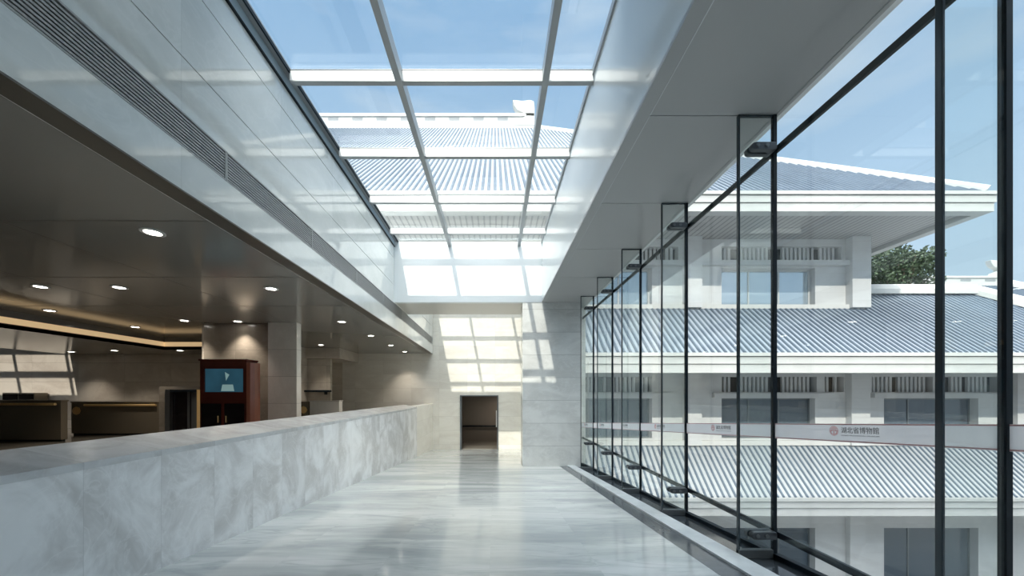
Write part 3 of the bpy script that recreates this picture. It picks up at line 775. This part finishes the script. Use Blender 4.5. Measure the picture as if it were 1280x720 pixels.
# right hip slope
bm = BM(); vs = [bm.verts.new(p) for p in ((XC3,Y3,z3t-.05),(XC3,Y3+2*t3,z3t-.05),(XRd,YR,ZRd-.05))]; bm.faces.new(vs)
vs2 = [bm.verts.new(p) for p in ((XC3,Y3,z3t-.4),(XC3,Y3+2*t3,z3t-.4),(XRd,YR,ZRd-.4))]; bm.faces.new(vs2[::-1])
for i in range(3): bm.faces.new([vs[i],vs[(i+1)%3],vs2[(i+1)%3],vs2[i]])
obj('hip_slope', mo(bm), M['tilepan'], mb)
bm = BM(); box(bm, XC3-.55, XC3, Y3+.5, Y3+2*t3, z3b, z3t-.3); obj('side_eave', mo(bm), M['eave'], mb)
bm = BM(); box(bm, XR, XC3-.55, W+.001, Y3+34, z3b+.25, z3b+.4); obj('side_soffit', mo(bm), M['eslat'], mb)
def cap(p, q, r, name, parent, org, h=None):
    """rounded hip / ridge cap along p->q"""
    p, q = Vector(p)-Vector(org), Vector(q)-Vector(org); d = (q-p).normalized(); s = d.cross(Vector((0,0,1))).normalized(); u = s.cross(d)
    prof = [(-r,-.1),(-r,r*.5),(-r*.7,r*1.2),(0,r*1.5),(r*.7,r*1.2),(r,r*.5),(r,-.1)]
    bm = BM(); A = [bm.verts.new(p+s*a+u*b) for a,b in prof]; B = [bm.verts.new(q+s*a+u*b) for a,b in prof]
    bm.faces.new(A); bm.faces.new(B[::-1])
    for i in range(len(prof)): j=(i+1)%len(prof); bm.faces.new([A[i],A[j],B[j],B[i]])
    return obj(name, bm, M['ridge'], parent)
cap((XC3-.2,Y3+.2,z3t+.1), (XRd,YR,ZRd), .24, 'hip_cap', mb, o_)
# main ridge with slots and the end ornament
bm = BM(); box(bm, -42, XRd, YR-.35, YR+.35, ZRd-.3, ZRd+.55); box(bm, -42, XRd, YR-.25, YR+.25, ZRd+.55, ZRd+1.1); box(bm, -42, XRd, YR-.4, YR+.4, ZRd+1.1, ZRd+1.4)
rg = obj('main_ridge', mo(bm), M['ridge'], mb)
bm = BM(); x = -41
while x < XRd-2: 
    box(bm, x, x+1.2, YR-.262, YR-.24, ZRd+.62, ZRd+1.03); x += 2.75
obj('ridge_slots', mo(bm), M['slot'], rg)
def ornament(cx, y, z, s, parent, org):
    pts = [(0,0),(0,2.0),(-.1,2.75),(-.55,2.9),(-1.3,2.8),(-2.5,2.9),(-2.35,2.3),(-1.95,1.75),(-1.3,1.45),(-1.0,1.2),(-1.3,.9),(-1.9,.7),(-2.4,0)]
    bm = BM(); prism(bm, [(cx+a*s-org[0], z+b*s-org[2]) for a,b in pts], 'y', y-.4*s-org[1], y+.4*s-org[1])
    return obj('ridge_ornament', bm, M['ridge'], parent, bevel=.06)
ornament(XRd, YR, ZRd, 1.0, mb, o_)
# middle skirt roof and the right wing ridge
sl2 = (wz(384)-z2t)/(W-Y2)
YM = 24.62; ZM = z2t+sl2*(YM-Y2)
XM = (1215-VX)*YM/F
def top2(x):
    if x < XR: return (W, z2t+sl2*(W-Y2))
    e = XM+(YM-Y2); 
    if x > XM:
        s = max(0, (e-x)); return (Y2+s, z2t+sl2*s)
    return (YM, ZM)
tiles(3.7, XM+(YM-Y2), Y2, z2t, top2, 'middle_roof_tiles', mb, org=o_)
eave(mb, 3.65, XM+(YM-Y2), Y2, z2b, z2t, W, org=o_)
cap((XR,YM,ZM), (XM,YM,ZM), .42, 'wing_ridge', mb, o_)
cap((XM,YM,ZM), (XM+YM-Y2,Y2,z2t), .38, 'wing_hip_cap', mb, o_)
bm = BM(); box(bm, 3.6, XR, W-.25, W, u0-.05, u0+.22); obj('upper_sill', mo(bm), M['ridge'], mb)
# lower skirt roof
sl1 = (wz(553)-z1t)/(W-Y1)
tiles(3.7, 48, Y1, z1t, lambda x: (W, z1t+sl1*(W-Y1)), 'lower_roof_tiles', mb, org=o_, pan='tilepale', r=.075)
eave(mb, 3.65, 48, Y1, z1b, z1t, W, org=o_)
bm = BM(); box(bm, 3.6, 48, W-.3, W, m0+.0, m0+.3); obj('middle_sill', mo(bm), M['ridge'], mb)

# distant hall roof to the right
db = empty('distant_hall', (50,38.6,-10.4), 'distant hall with white ridge and tiled roof behind the tree', 'building')
o2 = (50,38.6,-10.4)
ZD2 = H+(VY-356)*38.6/F; xd0, xd1 = 36.0, (1255-VX)*38.6/F
sl4 = .8; y4 = 32.6; z4 = ZD2-sl4*6
def top4(x):
    e = xd1+6
    if x > xd1: s = max(0, e-x); return (y4+s, z4+sl4*s)
    return (38.6, ZD2)
tiles(xd0, xd1+6, y4, z4, top4, 'roof_tiles', db, org=o2)
bm = BM()
box(bm, xd0-50, xd1-50, -.3, .3, ZD2+10.4-.2, ZD2+10.4+.6); box(bm, xd0-50, xd1-50, -.4, .4, ZD2+10.4+.62, ZD2+10.4+.85)
rg = obj('ridge', bm, M['ridge'], db)
bm = BM(); x = xd0+.5
while x < xd1-2: box(bm, x-50, x+1.1-50, -.32, -.29, ZD2+10.4+.28, ZD2+10.4+.52); x += 2.6
obj('ridge_slots', bm, M['slot'], rg)
ornament(xd1-.2, 38.6, ZD2+.8, .62, db, o2)
cap((xd1,38.6,ZD2), (xd1+6,32.6,z4), .4, 'hip_cap', db, o2)
bm = BM(); box(bm, xd0-50, xd1+5-50, -5, 8.5, 0, z4+10.4-.15); obj('hall_wall', bm, M['fac'], db)

# tree behind the wing roof
tr = empty('tree', ((1114-VX)*30.86/F,30.86,-10.4), 'round dark green tree rising behind the tiled wing roof', 'tree')
bm = BM()
zt = H+10.4
tube(bm, (0,0,0), (.2,0,zt+5), .45, 10, .28)
rt = random.Random(3)
cz = H+(VY-342)*30.86/F+10.4
for k in range(16):
    a = rt.uniform(0,6.28); p = Vector((.2,0,zt+3+rt.uniform(0,3))); q = Vector((math.cos(a)*rt.uniform(1,2.6), math.sin(a)*2.2, cz+rt.uniform(-2,1.0)))
    tube(bm, p, q, .12, 6, .03)
obj('trunk', bm, M['bark'], tr)
bm = BM()
for k in range(11000):
    while True:
        p = Vector((rt.uniform(-1,1),rt.uniform(-1,1),rt.uniform(-1,1)))
        if p.length < 1: break
    lump = 1+.28*math.sin(p.x*6+1)*math.cos(p.z*5)+.12*math.sin(p.y*9)
    if p.length > .84*lump or p.length < .2: continue
    if rt.random() < .25*max(0,-p.z): continue
    c = Vector((p.x*3.5,p.y*3.2,p.z*2.4+cz))
    n = Vector((rt.gauss(0,1),rt.gauss(0,1),rt.gauss(0,1)+.6)).normalized(); u = n.orthogonal().normalized(); v = n.cross(u)
    s = rt.uniform(.10,.2)
    vs = [bm.verts.new(c+u*s*a+v*s*b+n*s*e) for a,b,e in ((-1,0,0),(-.2,.55,.12),(1,0,-.1),(-.2,-.55,.12))]
    bm.faces.new(vs)
tag(obj('leaves', bm, M['leaf'], tr), kind='stuff')

# wing on the other side of the court, behind the camera: it shades the foot of the pavilion
bm = BM(); box(bm, 5.0, 60, -14, -8, -10.4, H+13.7)
struct('court_wing', bm, M['fac'], 'stone wing across the court behind the camera', 'building')
# ground outside
bm = BM(); box(bm, 3.6, 140, -60, 140, -10.7, -10.4); box(bm, -80, 3.6, 23.9, 140, -10.7, -10.4)
struct('ground', bm, M['ground'], 'pale paved ground outside far below the glass wall', 'ground')

# ------------------------------------------------------------ light
w = bpy.data.worlds.new('sky'); bpy.context.scene.world = w; w.use_nodes = True
nt = w.node_tree; nt.nodes.clear(); N, L = nt.nodes, nt.links
out = N.new('ShaderNodeOutputWorld'); bg = N.new('ShaderNodeBackground')
tc = N.new('ShaderNodeTexCoord'); sp = N.new('ShaderNodeSeparateXYZ'); L.new(tc.outputs['Generated'], sp.inputs[0])
r1 = N.new('ShaderNodeValToRGB'); cr = r1.color_ramp
cr.elements[0].position = 0; cr.elements[0].color = (.68,.82,.94,1)
cr.elements[1].position = .76; cr.elements[1].color = (.235,.43,.70,1)
e = cr.elements.new(.36); e.color = (.50,.69,.90,1)
L.new(sp.outputs[2], r1.inputs[0])
# soft thin cloud
mp = N.new('ShaderNodeMapping'); mp.inputs['Scale'].default_value = (2,2,9); L.new(tc.outputs['Generated'], mp.inputs[0])
nz = N.new('ShaderNodeTexNoise'); nz.inputs['Scale'].default_value = 1.3; nz.inputs['Detail'].default_value = 5; L.new(mp.outputs[0], nz.inputs[0])
mr = N.new('ShaderNodeMapRange'); mr.inputs[1].default_value = .52; mr.inputs[2].default_value = .8; mr.inputs[4].default_value = .55; L.new(nz.outputs['Fac'], mr.inputs[0])
c0 = mixc(nt, mr.outputs[0], r1.outputs[0], (.78,.86,.92))
# bright hazy half of the sky around the sun and overhead
k = math_node(nt, 'MULTIPLY_ADD', sp.outputs[1], -.22, sp.outputs[2])
mk = N.new('ShaderNodeMapRange'); mk.interpolation_type = 'SMOOTHSTEP'; mk.inputs[1].default_value = .6; mk.inputs[2].default_value = .98; L.new(k, mk.inputs[0])
c1 = mixc(nt, mk.outputs[0], c0, (1.0,.985,.95))
L.new(c1, bg.inputs[0])
st = math_node(nt, 'MULTIPLY_ADD', mk.outputs[0], 7.0, 1.0)
L.new(st, bg.inputs[1]); L.new(bg.outputs[0], out.inputs[0])

sd = bpy.data.lights.new('sun', 'SUN'); sd.energy = 3.3; sd.angle = math.radians(.53); sd.color = (1,.94,.84)
so = bpy.data.objects.new('sun', sd); C.objects.link(so); so.location = (-5,-40,40)
so.rotation_euler = Vector((.123,1,-.684)).to_track_quat('-Z','Y').to_euler()

# ------------------------------------------------------------ camera and view
cam = bpy.data.cameras.new('camera'); co = bpy.data.objects.new('camera', cam); C.objects.link(co)
co.location = (0,0,H); co.rotation_euler = (math.pi/2,0,0)
cam.sensor_fit = 'HORIZONTAL'; cam.sensor_width = 36; cam.lens = 36*F/1280
cam.shift_x = (640-VX)/1280; cam.shift_y = (VY-360)/1280
cam.clip_start = .05; cam.clip_end = 600
S = bpy.context.scene; S.camera = co
S.view_settings.view_transform = 'Standard'; S.view_settings.look = 'None'; S.view_settings.gamma = 1; S.view_settings.use_curve_mapping = False
S.view_settings.exposure = 0.08
cy = S.cycles
cy.use_denoising = True
try: cy.denoiser = 'OPENIMAGEDENOISE'
except Exception: pass
cy.max_bounces = 14; cy.diffuse_bounces = 7; cy.glossy_bounces = 6; cy.transparent_max_bounces = 40; cy.transmission_bounces = 6
cy.caustics_reflective = False; cy.caustics_refractive = False; cy.sample_clamp_indirect = 6
